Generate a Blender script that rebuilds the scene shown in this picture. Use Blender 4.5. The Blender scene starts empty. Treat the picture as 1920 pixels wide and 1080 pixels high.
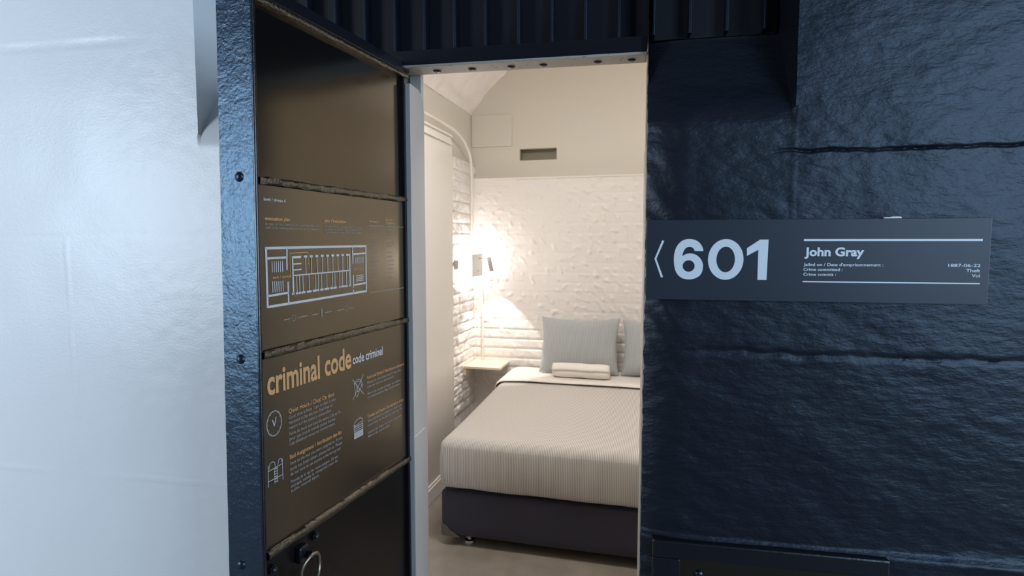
import bpy, bmesh, math, random
from mathutils import Vector, Matrix, noise
PI = math.pi
C = bpy.context.scene.collection
SC = bpy.context.scene
random.seed(7)

# ------------------------------------------------------------------ camera, world, light, exposure
f_px = 1100.0
H = 1.6
cd = bpy.data.cameras.new('camera'); cam = bpy.data.objects.new('camera', cd); C.objects.link(cam)
cd.sensor_width = 36.0; cd.lens = 36.0 * f_px / 1920.0; cd.clip_start = 0.05
cam.location = (0, -1.656, H)
cam.rotation_euler = (PI / 2 - math.atan(85 / f_px), 0, math.radians(10.6))
SC.camera = cam
SC.view_settings.view_transform = 'Standard'; SC.view_settings.look = 'None'
SC.view_settings.gamma = 1.0; SC.view_settings.use_curve_mapping = False
SC.view_settings.exposure = 0.0
SC.cycles.use_denoising = True
SC.cycles.max_bounces = 10; SC.cycles.diffuse_bounces = 6; SC.cycles.glossy_bounces = 5
SC.cycles.sample_clamp_indirect = 6.0

W = bpy.data.worlds.new('daylight'); SC.world = W; W.use_nodes = True
W.node_tree.nodes['Background'].inputs[0].default_value = (0.50, 0.68, 1.0, 1)
W.node_tree.nodes['Background'].inputs[1].default_value = 0.6

# room frame: the cell is turned 3.7 degrees against the corridor wall
ED = Vector((.0645, .998, 0)); EX = Vector((.998, -.0645, 0)); EZ = Vector((0, 0, 1))
ROOM = Matrix(((EX.x, ED.x, 0, 0), (EX.y, ED.y, 0, 0), (0, 0, 1, 0), (0, 0, 0, 1)))
def rm(a, b, z): return EX * a + ED * b + EZ * z

def area_light(name, loc, target, sx, sy, power, col):
    l = bpy.data.lights.new(name, 'AREA'); l.shape = 'RECTANGLE'; l.size = sx; l.size_y = sy
    l.energy = power; l.color = col
    o = bpy.data.objects.new(name, l); C.objects.link(o); o.location = loc
    o.rotation_euler = (Vector(target) - Vector(loc)).to_track_quat('-Z', 'Y').to_euler()
    return o
DAY = (0.60, 0.78, 1.0)
WARM = (1.0, 0.955, 0.922)
# daylight through the two tall corridor windows
area_light('window_daylight', (-4.5, -3.55, 1.93), (-4.5, 0, 1.93), 2.2, 2.0, 185, (.72, .86, 1.0))
area_light('window_daylight', (3.1, -3.55, 2.45), (3.1, 0, 2.45), 2.2, 2.8, 112, (.50, .73, 1.0))
# fill light added from the right, set in an unseen end window
area_light('window_daylight', (6.85, -1.75, 1.9), (0, -1.75, 1.9), 2.8, 3.0, 230, (.62, .80, 1.0))
# unseen up-light added right of the back wall to brighten the vault
area_light('cell_vault_fill', rm(.48, 2.80, 2.16), rm(.30, 2.45, 3.2), 1.0, .05, 6, WARM)
# fill light added near the cell front for bed foot and floor
area_light('cell_front_fill', rm(-.45, .78, 2.85), rm(-.45, 1.0, 0), .4, .4, 27, WARM)

# ------------------------------------------------------------------ materials
def nd(nt, t, **kw):
    n = nt.nodes.new(t)
    for k, v in kw.items(): setattr(n, k, v)
    return n
def mat(name, col, rough=.5, metal=0, ior=1.5, bumps=(), var=None, coord='Object', spec=None, sheen=0, coat=0, tint=None, rot=0):
    """bumps: list of (scale vec, strength, distance, detail); var: (scale, second colour, contrast lo, hi)"""
    m = bpy.data.materials.new(name); m.use_nodes = True; nt = m.node_tree
    b = nt.nodes['Principled BSDF']
    b.inputs['Base Color'].default_value = (*col, 1); b.inputs['Roughness'].default_value = rough
    b.inputs['Metallic'].default_value = metal; b.inputs['IOR'].default_value = ior
    if spec is not None: b.inputs['Specular IOR Level'].default_value = spec
    if tint: b.inputs['Specular Tint'].default_value = (*tint, 1)
    if sheen: b.inputs['Sheen Weight'].default_value = sheen
    if coat: b.inputs['Coat Weight'].default_value = coat; b.inputs['Coat Roughness'].default_value = .12
    tc = nd(nt, 'ShaderNodeTexCoord')
    if var:
        n = nd(nt, 'ShaderNodeTexNoise'); n.inputs['Scale'].default_value = var[0]; n.inputs['Detail'].default_value = 5
        nt.links.new(tc.outputs[coord], n.inputs['Vector'])
        r = nd(nt, 'ShaderNodeValToRGB')
        r.color_ramp.elements[0].position = var[2]; r.color_ramp.elements[1].position = var[3]
        r.color_ramp.elements[0].color = (*col, 1); r.color_ramp.elements[1].color = (*var[1], 1)
        nt.links.new(n.outputs['Fac'], r.inputs['Fac']); nt.links.new(r.outputs['Color'], b.inputs['Base Color'])
    prev = None
    for sc, st, dist, det in bumps:
        mp = nd(nt, 'ShaderNodeMapping'); mp.inputs['Scale'].default_value = sc; mp.inputs['Rotation'].default_value = (0, rot, 0)
        nt.links.new(tc.outputs[coord], mp.inputs['Vector'])
        n = nd(nt, 'ShaderNodeTexNoise'); n.inputs['Scale'].default_value = 1; n.inputs['Detail'].default_value = det
        n.inputs['Roughness'].default_value = .6
        nt.links.new(mp.outputs['Vector'], n.inputs['Vector'])
        bp = nd(nt, 'ShaderNodeBump'); bp.inputs['Strength'].default_value = st; bp.inputs['Distance'].default_value = dist
        nt.links.new(n.outputs['Fac'], bp.inputs['Height'])
        if prev: nt.links.new(prev.outputs['Normal'], bp.inputs['Normal'])
        prev = bp
    if prev: nt.links.new(prev.outputs['Normal'], b.inputs['Normal'])
    return m
def emit(name, col, s):
    m = bpy.data.materials.new(name); m.use_nodes = True; b = m.node_tree.nodes['Principled BSDF']
    b.inputs['Base Color'].default_value = (*col, 1); b.inputs['Emission Color'].default_value = (*col, 1)
    b.inputs['Emission Strength'].default_value = s
    return m
def striped(name, base, line, period, duty, rough=.9, uv='bedding'):
    m = mat(name, base, rough, sheen=.2, spec=.2); nt = m.node_tree; b = nt.nodes['Principled BSDF']
    u = nd(nt, 'ShaderNodeUVMap'); u.uv_map = uv
    s = nd(nt, 'ShaderNodeSeparateXYZ'); nt.links.new(u.outputs['UV'], s.inputs[0])
    mu = nd(nt, 'ShaderNodeMath', operation='MULTIPLY'); mu.inputs[1].default_value = 1 / period
    fr = nd(nt, 'ShaderNodeMath', operation='FRACT'); gt = nd(nt, 'ShaderNodeMath', operation='LESS_THAN'); gt.inputs[1].default_value = duty
    nt.links.new(s.outputs[0], mu.inputs[0]); nt.links.new(mu.outputs[0], fr.inputs[0]); nt.links.new(fr.outputs[0], gt.inputs[0])
    mx = nd(nt, 'ShaderNodeMix', data_type='RGBA'); mx.inputs[6].default_value = (*base, 1); mx.inputs[7].default_value = (*line, 1)
    nt.links.new(gt.outputs[0], mx.inputs[0]); nt.links.new(mx.outputs[2], b.inputs['Base Color'])
    return m

M = {}
M['black_stone'] = mat('black_gloss_stone_paint', (.007, .008, .013), .41, ior=1.55, tint=(.74, .86, 1.0), rot=.22,  # specular tint puts blue daylight into the wall's reflections
    bumps=[((26, 26, 56), .75, .0036, 4), ((75, 75, 170), .4, .0012, 2)])
M['white_stone'] = mat('white_gloss_stone_paint', (.87, .87, .87), .30, ior=1.5, rot=.3,
    bumps=[((40, 40, 60), .22, .0022, 4), ((110, 110, 150), .5, .0010, 3)])
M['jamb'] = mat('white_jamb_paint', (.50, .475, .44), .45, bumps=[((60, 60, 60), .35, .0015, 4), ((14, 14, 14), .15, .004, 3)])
M['iron'] = mat('black_iron_paint', (.008, .009, .013), .27, ior=1.55, bumps=[((40, 40, 40), .35, .003, 4), ((150, 150, 150), .25, .0008, 2)])
M['iron_lumpy'] = mat('lumpy_bronze_black_paint', (.018, .014, .010), .2, ior=2.0, tint=(1, .88, .66), bumps=[((110, 110, 80), .9, .004, 4)])
M['stile'] = mat('blue_tinted_stile_paint', (.010, .013, .022), .25, ior=1.8, tint=(.45, .72, 1.0), bumps=[((30, 30, 38), .55, .004, 6), ((120, 120, 150), .6, .0014, 4)])  # tint adds the window's blue to the stile reflections
M['panel'] = mat('black_gloss_panel_paint', (.006, .005, .005), .16, ior=1.95, tint=(1, .85, .60), bumps=[((9, 9, 9), .06, .002, 2)])  # warm tint stands in for the colour of the reflected cell wall
M['panel_low'] = mat('dulled_lower_panel_paint', (.006, .005, .005), .3, ior=1.4, bumps=[((9, 9, 9), .06, .002, 2)])  # copy of the panel paint, reflection weakened to keep the lower panel dark
M['grille'] = mat('blue_black_bar_paint', (.006, .007, .013), .42, tint=(.6, .78, 1), bumps=[((60, 60, 40), .5, .002, 3)])
M['backing'] = mat('dull_blue_black_plate', (.005, .006, .012), .7)
M['soffit'] = mat('cream_over_iron_paint', (.52, .46, .38), .5, var=(60, (.20, .17, .14), .62, .72), bumps=[((50, 50, 50), .4, .002, 3)])
M['board'] = mat('dark_printed_board', (.018, .014, .012), .22, ior=2.4, tint=(1, .87, .64), bumps=[((120, 120, 120), .05, .0005, 2)])  # warm tint puts the cell's reflected light into the board
M['orange_print'] = mat('amber_print', (.70, .37, .155), .5)
M['grey_print'] = mat('pale_grey_print', (.64, .62, .60), .5)
M['dim_print'] = mat('dim_grey_print', (.34, .315, .295), .5)
M['sign'] = mat('slate_sign_board', (.022, .029, .043), .42, ior=1.5)
M['sign_print'] = mat('pale_sign_print', (.80, .84, .88), .5)
M['cream'] = mat('cream_wall_paint', (.65, .62, .555), .5, bumps=[((6, 6, 6), .05, .004, 2)])
M['cream_panel'] = mat('cream_panel_paint', (.76, .725, .675), .28)
M['brick'] = mat('white_painted_brick', (.80, .77, .745), .42, bumps=[((30, 30, 45), .35, .005, 3), ((120, 120, 120), .2, .0012, 2)])
M['vault'] = mat('white_vault_brick', (.84, .80, .78), .5, bumps=[((14, 14, 14), .8, .008, 4)])
M['concrete'] = mat('polished_concrete', (.25, .22, .185), .24, var=(5, (.33, .29, .24), .35, .7), bumps=[((4, 4, 4), .03, .004, 3)])
M['corridor_floor'] = mat('grey_corridor_concrete', (.15, .15, .155), .55, var=(4, (.19, .19, .19), .3, .7))
M['corridor_wall'] = mat('grey_corridor_paint', (.16, .17, .19), .6)
M['spread'] = striped('striped_bedspread', (.66, .63, .595), (.33, .31, .285), .0086, .36)
M['pillow'] = striped('striped_pillow_cotton', (.42, .445, .45), (.345, .37, .38), .011, .4)
M['linen'] = mat('white_linen', (.80, .76, .72), .85, sheen=.2, bumps=[((12, 12, 12), .1, .004, 3)])
M['terry'] = mat('white_terry', (.84, .80, .74), .95, sheen=.4, bumps=[((260, 260, 260), .5, .0015, 2)])
M['base'] = mat('navy_grey_upholstery', (.036, .035, .058), .8, sheen=.1, bumps=[((500, 500, 500), .3, .0006, 2)])
M['chrome'] = mat('chrome', (.75, .73, .70), .15, metal=1)
M['guard'] = mat('taupe_guard', (.13, .115, .10), .5)
M['ply'] = mat('pale_birch_plywood', (.78, .66, .53), .5, var=(9, (.71, .58, .45), .4, .7))
M['lamp_grey'] = mat('satin_lamp_paint', (.80, .765, .75), .4)
M['head_grey'] = mat('grey_lamp_head_paint', (.34, .32, .31), .35)
M['plate_grey'] = mat('grey_plate_plastic', (.42, .41, .40), .4)
M['cord'] = mat('white_cord', (.78, .74, .69), .5)
M['brass'] = mat('worn_ring_metal', (.35, .29, .22), .3, metal=.9)
M['vent'] = mat('olive_vent_paint', (.30, .28, .21), .6)
M['chip'] = mat('bare_white_chip', (.85, .86, .86), .7)
M['led'] = emit('led_glow', (1, .93, .82), 14)
M['mattress'] = mat('white_ticking', (.75, .73, .70), .9)

# ------------------------------------------------------------------ helpers
def link(name, bm, m, parent=None, mw=None, smooth=False):
    me = bpy.data.meshes.new(name)
    bm.normal_update(); bm.to_mesh(me); bm.free()
    if isinstance(m, (list, tuple)):
        for x in m: me.materials.append(x)
    else: me.materials.append(m)
    if smooth:
        for p in me.polygons: p.use_smooth = True
    o = bpy.data.objects.new(name, me); C.objects.link(o)
    if parent is not None: o.parent = parent
    if mw is not None: o.matrix_basis = mw
    return o
def sharp(o, ang=40):
    me = o.data
    try: me.set_sharp_from_angle(angle=math.radians(ang))
    except Exception: pass
    return o
def tag(o, label, cat, group=None):
    o['label'] = label; o['category'] = cat
    if group: o['group'] = group
    return o
def struct(o): o['kind'] = 'structure'; return o
def empty(name, loc=(0, 0, 0), mat4=None):
    o = bpy.data.objects.new(name, None); C.objects.link(o); o.empty_display_size = .05
    if mat4 is not None: o.matrix_basis = mat4
    else: o.location = loc
    return o
def box(bm, x0, x1, y0, y1, z0, z1, bev=0, seg=2):
    r = bmesh.ops.create_cube(bm, size=1)
    vs = r['verts']
    for v in vs:
        v.co = Vector((x0 + (v.co.x + .5) * (x1 - x0), y0 + (v.co.y + .5) * (y1 - y0), z0 + (v.co.z + .5) * (z1 - z0)))
    if bev:
        es = list({e for v in vs for e in v.link_edges})
        bmesh.ops.bevel(bm, geom=es, offset=bev, segments=seg, affect='EDGES', profile=.5)
    return bm
def boxbm(*a, **k): return box(bmesh.new(), *a, **k)
def cyl(bm, p, q, r, r2=None, n=20, cap=True):
    p = Vector(p); q = Vector(q); r2 = r if r2 is None else r2
    d = q - p; rot = d.to_track_quat('Z', 'Y').to_matrix().to_4x4()
    bmesh.ops.create_cone(bm, cap_ends=cap, segments=n, radius1=r, radius2=r2, depth=d.length,
                          matrix=Matrix.Translation((p + q) / 2) @ rot)
    return bm
def tube(bm, pts, r, n=10, closed=False):
    pts = [Vector(p) for p in pts]; rings = []
    N = len(pts)
    up = None
    for i, p in enumerate(pts):
        a = pts[(i - 1) % N] if (closed or i > 0) else p
        b = pts[(i + 1) % N] if (closed or i < N - 1) else p
        t = (b - a).normalized()
        if up is None:
            up = t.orthogonal().normalized()
        up = (up - t * up.dot(t)).normalized(); s = t.cross(up)
        rings.append([bm.verts.new(p + (up * math.cos(k * 2 * PI / n) + s * math.sin(k * 2 * PI / n)) * r) for k in range(n)])
    for i in range(N if closed else N - 1):
        A = rings[i]; B = rings[(i + 1) % N]
        for k in range(n): bm.faces.new((A[k], A[(k + 1) % n], B[(k + 1) % n], B[k]))
    if not closed:
        bm.faces.new(rings[0][::-1]); bm.faces.new(rings[-1])
    return bm
def dome(bm, c, r, h, axis='Y', sgn=-1, n=16, m=5):
    c = Vector(c); prev = None
    for i in range(m + 1):
        t = i / m * PI / 2; rr = r * math.cos(t); hh = h * math.sin(t) * sgn
        def P(k):
            x = rr * math.cos(k * 2 * PI / n); y = rr * math.sin(k * 2 * PI / n)
            return c + (Vector((x, hh, y)) if axis == 'Y' else Vector((hh, x, y)))
        ring = [bm.verts.new(P(k)) for k in range(n)] if i < m else [bm.verts.new(P(0))]
        if prev:
            for k in range(n):
                if i < m: bm.faces.new((prev[k], prev[(k + 1) % n], ring[(k + 1) % n], ring[k]))
                else: bm.faces.new((prev[k], prev[(k + 1) % n], ring[0]))
        prev = ring
    bmesh.ops.recalc_face_normals(bm, faces=bm.faces)
    return bm
def grid(bm, us, vs, fn):
    V = [[bm.verts.new(fn(u, v)) for u in us] for v in vs]
    for j in range(len(vs) - 1):
        for i in range(len(us) - 1):
            bm.faces.new((V[j][i], V[j][i + 1], V[j + 1][i + 1], V[j + 1][i]))
    return V
def rng(*segs):
    """rng((a,b,step),(b,c,step)) - joined ranges"""
    out = []
    for a, b, s in segs:
        n = max(1, int(round((b - a) / s)))
        for i in range(n): out.append(a + (b - a) * i / n)
    out.append(segs[-1][1]); return out
def sst(x, a, b):
    t = min(1, max(0, (x - a) / (b - a))); return t * t * (3 - 2 * t)
def nz(x, y, z=0): return noise.noise(Vector((x, y, z)))
def rbox(bm, x0, x1, y0, y1, z0, z1, r, n=(12, 12, 6), disp=None):
    """rounded, subdivided box"""
    lo = Vector((x0, y0, z0)); hi = Vector((x1, y1, z1))
    def rp(p):
        q = Vector([min(max(p[i], lo[i] + r), hi[i] - r) for i in range(3)])
        d = p - q
        if d.length > 1e-9: p = q + d.normalized() * r
        return p
    def lin(a, b, k):
        base = [a + (b - a) * i / k for i in range(k + 1)]
        ex = [a + r * t for t in (.15, .35, .6, .85)] + [b - r * t for t in (.15, .35, .6, .85)]
        return sorted(set([round(v, 6) for v in base + ex]))
    X, Y, Zs = lin(x0, x1, n[0]), lin(y0, y1, n[1]), lin(z0, z1, n[2])
    def add(us, vs, f): grid(bm, us, vs, lambda u, v: rp(Vector(f(u, v))))
    add(X, Y, lambda u, v: (u, v, z1)); add(X, Y, lambda u, v: (u, y1 + y0 - v, z0))
    add(X, Zs, lambda u, v: (u, y0, v)); add(X, Zs, lambda u, v: (x1 + x0 - u, y1, v))
    add(Y, Zs, lambda u, v: (x1, u, v)); add(Y, Zs, lambda u, v: (x0, y1 + y0 - u, v))
    bmesh.ops.remove_doubles(bm, verts=bm.verts, dist=1e-5)
    bmesh.ops.recalc_face_normals(bm, faces=bm.faces)
    if disp:
        for v in bm.verts: v.co = disp(v.co.copy())
    return bm

# ---- flat print: everything lies in the XZ plane facing -Y
_txt = {}
def text_geo(s, bold=0.0, spacing=1.0):
    key = (s, bold, spacing)
    if key in _txt: return _txt[key]
    cu = bpy.data.curves.new('t', 'FONT'); cu.body = s; cu.size = 1; cu.offset = bold; cu.resolution_u = 3; cu.space_character = spacing
    o = bpy.data.objects.new('t', cu); C.objects.link(o)
    dg = bpy.context.evaluated_depsgraph_get(); me = o.evaluated_get(dg).to_mesh()
    V = [(v.co.x, v.co.y) for v in me.vertices]; F = [tuple(p.vertices) for p in me.polygons]
    o.evaluated_get(dg).to_mesh_clear(); bpy.data.objects.remove(o); bpy.data.curves.remove(cu)
    _txt[key] = (V, F); return V, F
def put_text(bm, s, x, z, cap, y, width=None, bold=0.0, align='L', spacing=1.0):
    """cap: capital height; width: fit the run to this width"""
    V, F = text_geo(s, bold, spacing)
    if not V: return
    x0 = min(v[0] for v in V); x1 = max(v[0] for v in V)
    k = cap / .72; kx = k if width is None else width / (x1 - x0)
    ox = x - x0 * kx if align == 'L' else x - x1 * kx
    vs = [bm.verts.new((ox + v[0] * kx, y, z + v[1] * k)) for v in V]
    for f in F:
        try: bm.faces.new([vs[i] for i in f])
        except ValueError: pass
def stroke(bm, pts, w, y, closed=False):
    pts = [Vector(p) for p in pts]
    n = len(pts)
    for i in range(n if closed else n - 1):
        a, b = pts[i], pts[(i + 1) % n]; d = (b - a)
        if d.length < 1e-7: continue
        d.normalize(); q = Vector((-d.y, d.x)) * w / 2; a = a - d * w * .3; b = b + d * w * .3
        bm.faces.new([bm.verts.new((p.x, y, p.y)) for p in (a - q, b - q, b + q, a + q)])
def rect(bm, x0, x1, z0, z1, y):
    bm.faces.new([bm.verts.new(p) for p in ((x0, y, z0), (x1, y, z0), (x1, y, z1), (x0, y, z1))])
def ell(cx, cz, rx, rz, n=28, a0=0, a1=2 * PI):
    return [(cx + rx * math.cos(a0 + (a1 - a0) * i / n), cz + rz * math.sin(a0 + (a1 - a0) * i / n)) for i in range(n + 1)]
def catmull(pts, k=5):
    out = []
    for i in range(len(pts) - 1):
        p0 = Vector(pts[max(i - 1, 0)]); p1 = Vector(pts[i]); p2 = Vector(pts[i + 1]); p3 = Vector(pts[min(i + 2, len(pts) - 1)])
        for j in range(k):
            t = j / k
            out.append(.5 * ((2 * p1) + (p2 - p0) * t + (2 * p0 - 5 * p1 + 4 * p2 - p3) * t * t + (3 * p1 - p0 - 3 * p2 + p3) * t ** 3))
    out.append(Vector(pts[-1])); return [tuple(p) for p in out]
def fill_loops(bm, loops, y):
    """filled outline with holes"""
    cu = bpy.data.curves.new('f', 'CURVE'); cu.dimensions = '2D'; cu.fill_mode = 'BOTH'
    for L in loops:
        s = cu.splines.new('POLY'); s.points.add(len(L) - 1); s.use_cyclic_u = True
        for p, q in zip(s.points, L): p.co = (q[0], q[1], 0, 1)
    o = bpy.data.objects.new('f', cu); C.objects.link(o)
    dg = bpy.context.evaluated_depsgraph_get(); me = o.evaluated_get(dg).to_mesh()
    vs = [bm.verts.new((v.co.x, y, v.co.y)) for v in me.vertices]
    for p in me.polygons:
        try: bm.faces.new([vs[i] for i in p.vertices])
        except ValueError: pass
    o.evaluated_get(dg).to_mesh_clear(); bpy.data.objects.remove(o); bpy.data.curves.remove(cu)
def face_front(bm):
    bm.normal_update()
    for f in bm.faces:
        if f.normal.y > 0: f.normal_flip()

# ------------------------------------------------------------------ the corridor wall, white left of the door and black right of it
def groove(d, w, depth): return depth * math.exp(-(d / w) ** 2)
def recess(x, z, x_edge, left):
    """the splayed recess above the doorway"""
    ins = (x > x_edge) if left else (x < x_edge)
    if not ins: return 0.0
    r = .15 * min(1.33 if left else 1, max(0, (z - 1.90) / .28)); r *= sst(z, 1.86, 2.04)
    if z > 2.185 and (not left or x > -1.2): r = .20
    if z > 3.41: r = 0
    return r
def black_wall(x, z):
    y = recess(x, z, .4365, False)
    rough = .0030 * nz(x * 6, z * 8, 3) + .0013 * nz(x * 15 + z * 5, z * 32, 9) + .0009 * nz(x * 30 + z * 14, z * 85, 1)
    # swirling trowel marks beside the doorway
    e = math.exp(-((x - .06) / .16) ** 2)
    rough += e * .0022 * math.sin(78 * (z + .5 * x) + 5 * nz(x * 8, z * 5, 4)) * (.5 + nz(x * 6, z * 6, 8))
    wob = .006 * nz(x * 5, z * 2, 11)
    for z0, x0, x1, dep, w in ((1.838, .34, 9, .009, .0036), (1.302, .12, 9, .006, .007), (2.36, .43, 9, .006, .003)):
        if x > x0: y += groove(z - z0 - wob + (.006 * nz(x * 20, 3, 2)), w * (1 + .35 * nz(x * 18, 7, z0)), dep) * sst(x, x0, x0 + .15) * (.85 + .4 * nz(x * 9, 1, z0))
    y += groove(x - .437 - .003 * nz(2, z * 12, 1), .003, -.0009) * (1 if 1.5 < z < 1.9 else 0)
    # the stone above the low ledge stands back, below it the hatch bay
    y -= .012 * (1 - sst(z, .768 + wob * .6, .782 + wob * .6))
    bulge = -.006 * math.exp(-((x - .95) / .10) ** 2 - ((z - .775) / .018) ** 2)
    return y - rough + bulge
bm = bmesh.new()
us = rng((.0645, .43, .0062), (.43, .443, .0065), (.443, 1.12, .0066), (1.12, 4.0, .12), (4.0, 7.0, .5))
vs = rng((0, .5, .06), (.5, 1.815, .0062), (1.815, 1.86, .0018), (1.86, 2.178, .0062), (2.178, 2.19, .006), (2.19, 2.45, .012), (2.45, 3.4, .10), (3.4, 3.42, .02), (3.42, 5.0, .2))
def bwp(x, z):
    xx = x
    if x < .08: xx = x + (.0035 * nz(1, z * 26, 5) + .002 * nz(3, z * 70, 2)) * (1 - (x - .0645) / .0155)
    y = black_wall(x, z)
    if x < .18: y += .022 * (1 - (x - .0645) / .1155) ** 2
    return (xx, y, z)
V = grid(bm, us, vs, bwp)
for j in range(len(vs) - 1):
    a, b = V[j][0], V[j + 1][0]
    c = bm.verts.new((a.co.x + .002, .10, a.co.z)); d = bm.verts.new((b.co.x + .002, .10, b.co.z))
    bm.faces.new((c, a, b, d))
o = struct(link('wall_front_right', bm, M['black_stone'], smooth=True)); sharp(o, 60)

def white_wall(x, z):
    y = recess(x, z, -1.306, True)
    rough = .0016 * nz(x * 6, z * 6, 13) + .0006 * nz(x * 24, z * 26, 9) * sst(x, -1.85, -1.45)
    wob = .005 * nz(x * 4, z, 31)
    for z0 in (2.236, 1.624, .808):
        y += groove(z - z0 - wob, .0030, -.0028 if z0 < 1 else .0028) * (.8 + .6 * nz(x * 6, 5, z0))
    if .81 < z < 1.62: y += groove(x + 1.822 - .004 * nz(1, z * 9, 4), .0028, -.0022) * (.6 + .8 * nz(2, z * 7, 6))
    return y - rough
bm = bmesh.new()
us = rng((-7.0, -2.3, .15), (-2.3, -1.32, .009), (-1.32, -1.29, .005), (-1.29, -.82, .03))
vs = rng((0, .36, .06), (.36, 2.178, .009), (2.178, 2.19, .006), (2.19, 2.5, .012), (2.5, 3.4, .10), (3.4, 3.42, .02), (3.42, 5.0, .2))
V = grid(bm, us, vs, lambda x, z: (x, white_wall(x, z), z))
for j in range(len(vs) - 1):
    a, b = V[j][-1], V[j + 1][-1]
    c = bm.verts.new((-.82, .22, a.co.z)); d = bm.verts.new((-.82, .22, b.co.z))
    bm.faces.new((a, c, d, b))
o = struct(link('wall_front_left', bm, M['white_stone'], smooth=True)); sharp(o, 60)

# corridor: floor, far wall with two tall windows, ceiling
o = struct(link('floor_corridor', boxbm(-7, 7, -3.5, .24, -.12, 0), M['corridor_floor']))
o = struct(link('ceiling_corridor', boxbm(-7, 7, -3.6, .24, 5.0, 5.1), M['corridor_wall']))
bm = bmesh.new()
for a in ((-7, -5.6, 0, 5), (-3.4, 2.0, 0, 5), (4.2, 7, 0, 5), (-5.6, -3.4, 0, .9), (-5.6, -3.4, 2.95, 5), (2.0, 4.2, 0, 1.05), (2.0, 4.2, 3.85, 5)):
    box(bm, a[0], a[1], -3.62, -3.5, a[2], a[3])
struct(link('wall_rear', bm, M['corridor_wall']))
for k, (x0, x1, z0, z1) in enumerate(((-5.6, -3.4, .9, 2.95), (2.0, 4.2, 1.05, 3.85))):
    bm = bmesh.new(); t = .04
    for b_ in ((x0, x0 + t, z0, z1), (x1 - t, x1, z0, z1), (x0, x1, z0, z0 + t), (x0, x1, z1 - t, z1), ((x0 + x1) / 2 - .02, (x0 + x1) / 2 + .02, z0, z1)):
        box(bm, b_[0], b_[1], -3.54, -3.50, b_[2], b_[3])
    struct(link('window_%d' % (k + 1), bm, M['grille']))
bm = bmesh.new()
for a in ((-3.6, -3.15, 0, 5), (-.35, 0, 0, 5), (-3.15, -.35, 0, .4), (-3.15, -.35, 3.4, 5)):
    box(bm, 6.9, 7.0, a[0], a[1], a[2], a[3])
struct(link('wall_end', bm, M['corridor_wall']))
bm = bmesh.new()
for a in ((-3.15, -3.11, .4, 3.4), (-.39, -.35, .4, 3.4), (-3.15, -.35, .4, .44), (-3.15, -.35, 3.36, 3.4), (-1.77, -1.73, .4, 3.4)):
    box(bm, 6.9, 6.94, a[0], a[1], a[2], a[3])
struct(link('window_3', bm, M['grille']))  # unseen window frame added around the fill light from the right

# ------------------------------------------------------------------ the cell: floor, walls, vault
A0, A1 = -1.385, .985          # side walls
B0 = .30; BB = 2.88            # inner face of the front wall, upper back wall
struct(link('floor', boxbm(A0 - .1, A1 + .1, .24, BB + .1, -.12, 0), M['concrete'], mw=ROOM))
# front wall seen from inside, with the doorway left open
bm = bmesh.new()
for x0, x1, z0, z1, y1 in ((-1.7, -.66, 0, 3.4, .262), (.075, 1.3, 0, 3.4, .262), (-.66, .075, 2.21, 3.4, .262), (-1.7, -1.0, 0, 2.21, .44), (-1.7, 1.3, 2.21, 3.4, .44), (.5, 1.3, 0, 2.21, .35)):
    box(bm, x0, x1, .235, y1, z0, z1)
struct(link('wall_front_inner', bm, M['cream']))
# side and back walls
bm = bmesh.new()
def plane(bm, pts): bm.faces.new([bm.verts.new(p) for p in pts])
plane(bm, [(A0, .33, 0), (A0, BB, 0), (A0, BB, 2.62), (A0, .33, 2.62)])
o = struct(link('wall_left', bm, M['cream'], mw=ROOM))
bm = bmesh.new()
plane(bm, [(A1, BB, 0), (A1, .31, 0), (A1, .31, 2.62), (A1, BB, 2.62)])
struct(link('wall_right', bm, M['cream'], mw=ROOM))
# vault: centre a=-.2, z=1.816, radius 1.425
VC, VZ, VR = -.2, 1.816, 1.425
th0 = math.asin((2.612 - VZ) / VR)
bm = bmesh.new()
ths = [PI - th0 - (PI - 2 * th0) * i / 90 for i in range(91)]
def vault(b, t):
    n_ = .010 * nz(b * 9, t * 13, 2) + .006 * nz(b * 22, t * 30, 7)
    arc = t * VR; course = abs(((arc / .085) % 1) - .5); n_ -= .008 * sst(course, .40, .5) * (.6 + nz(b * 8, t * 8, 1))
    r = VR + n_
    return (VC + r * math.cos(t), b, VZ + r * math.sin(t))
grid(bm, rng((.33, 1.2, .08), (1.2, BB, .02)), ths, vault)
struct(link('ceiling', bm, M['vault'], mw=ROOM, smooth=True))
# back wall, with the slot opening cut through it
bm = bmesh.new()
SA0, SA1, SZ0, SZ1 = -.980, -.697, 2.246, 2.325
for a0, a1, z0, z1 in ((A0 - .1, SA0, 0, 3.4), (SA1, A1 + .1, 0, 3.4), (SA0, SA1, 0, SZ0), (SA0, SA1, SZ1, 3.4)):
    plane(bm, [(a0, BB, z0), (a1, BB, z0), (a1, BB, z1), (a0, BB, z1)])
struct(link('wall_back', bm, M['cream'], mw=ROOM))
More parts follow.
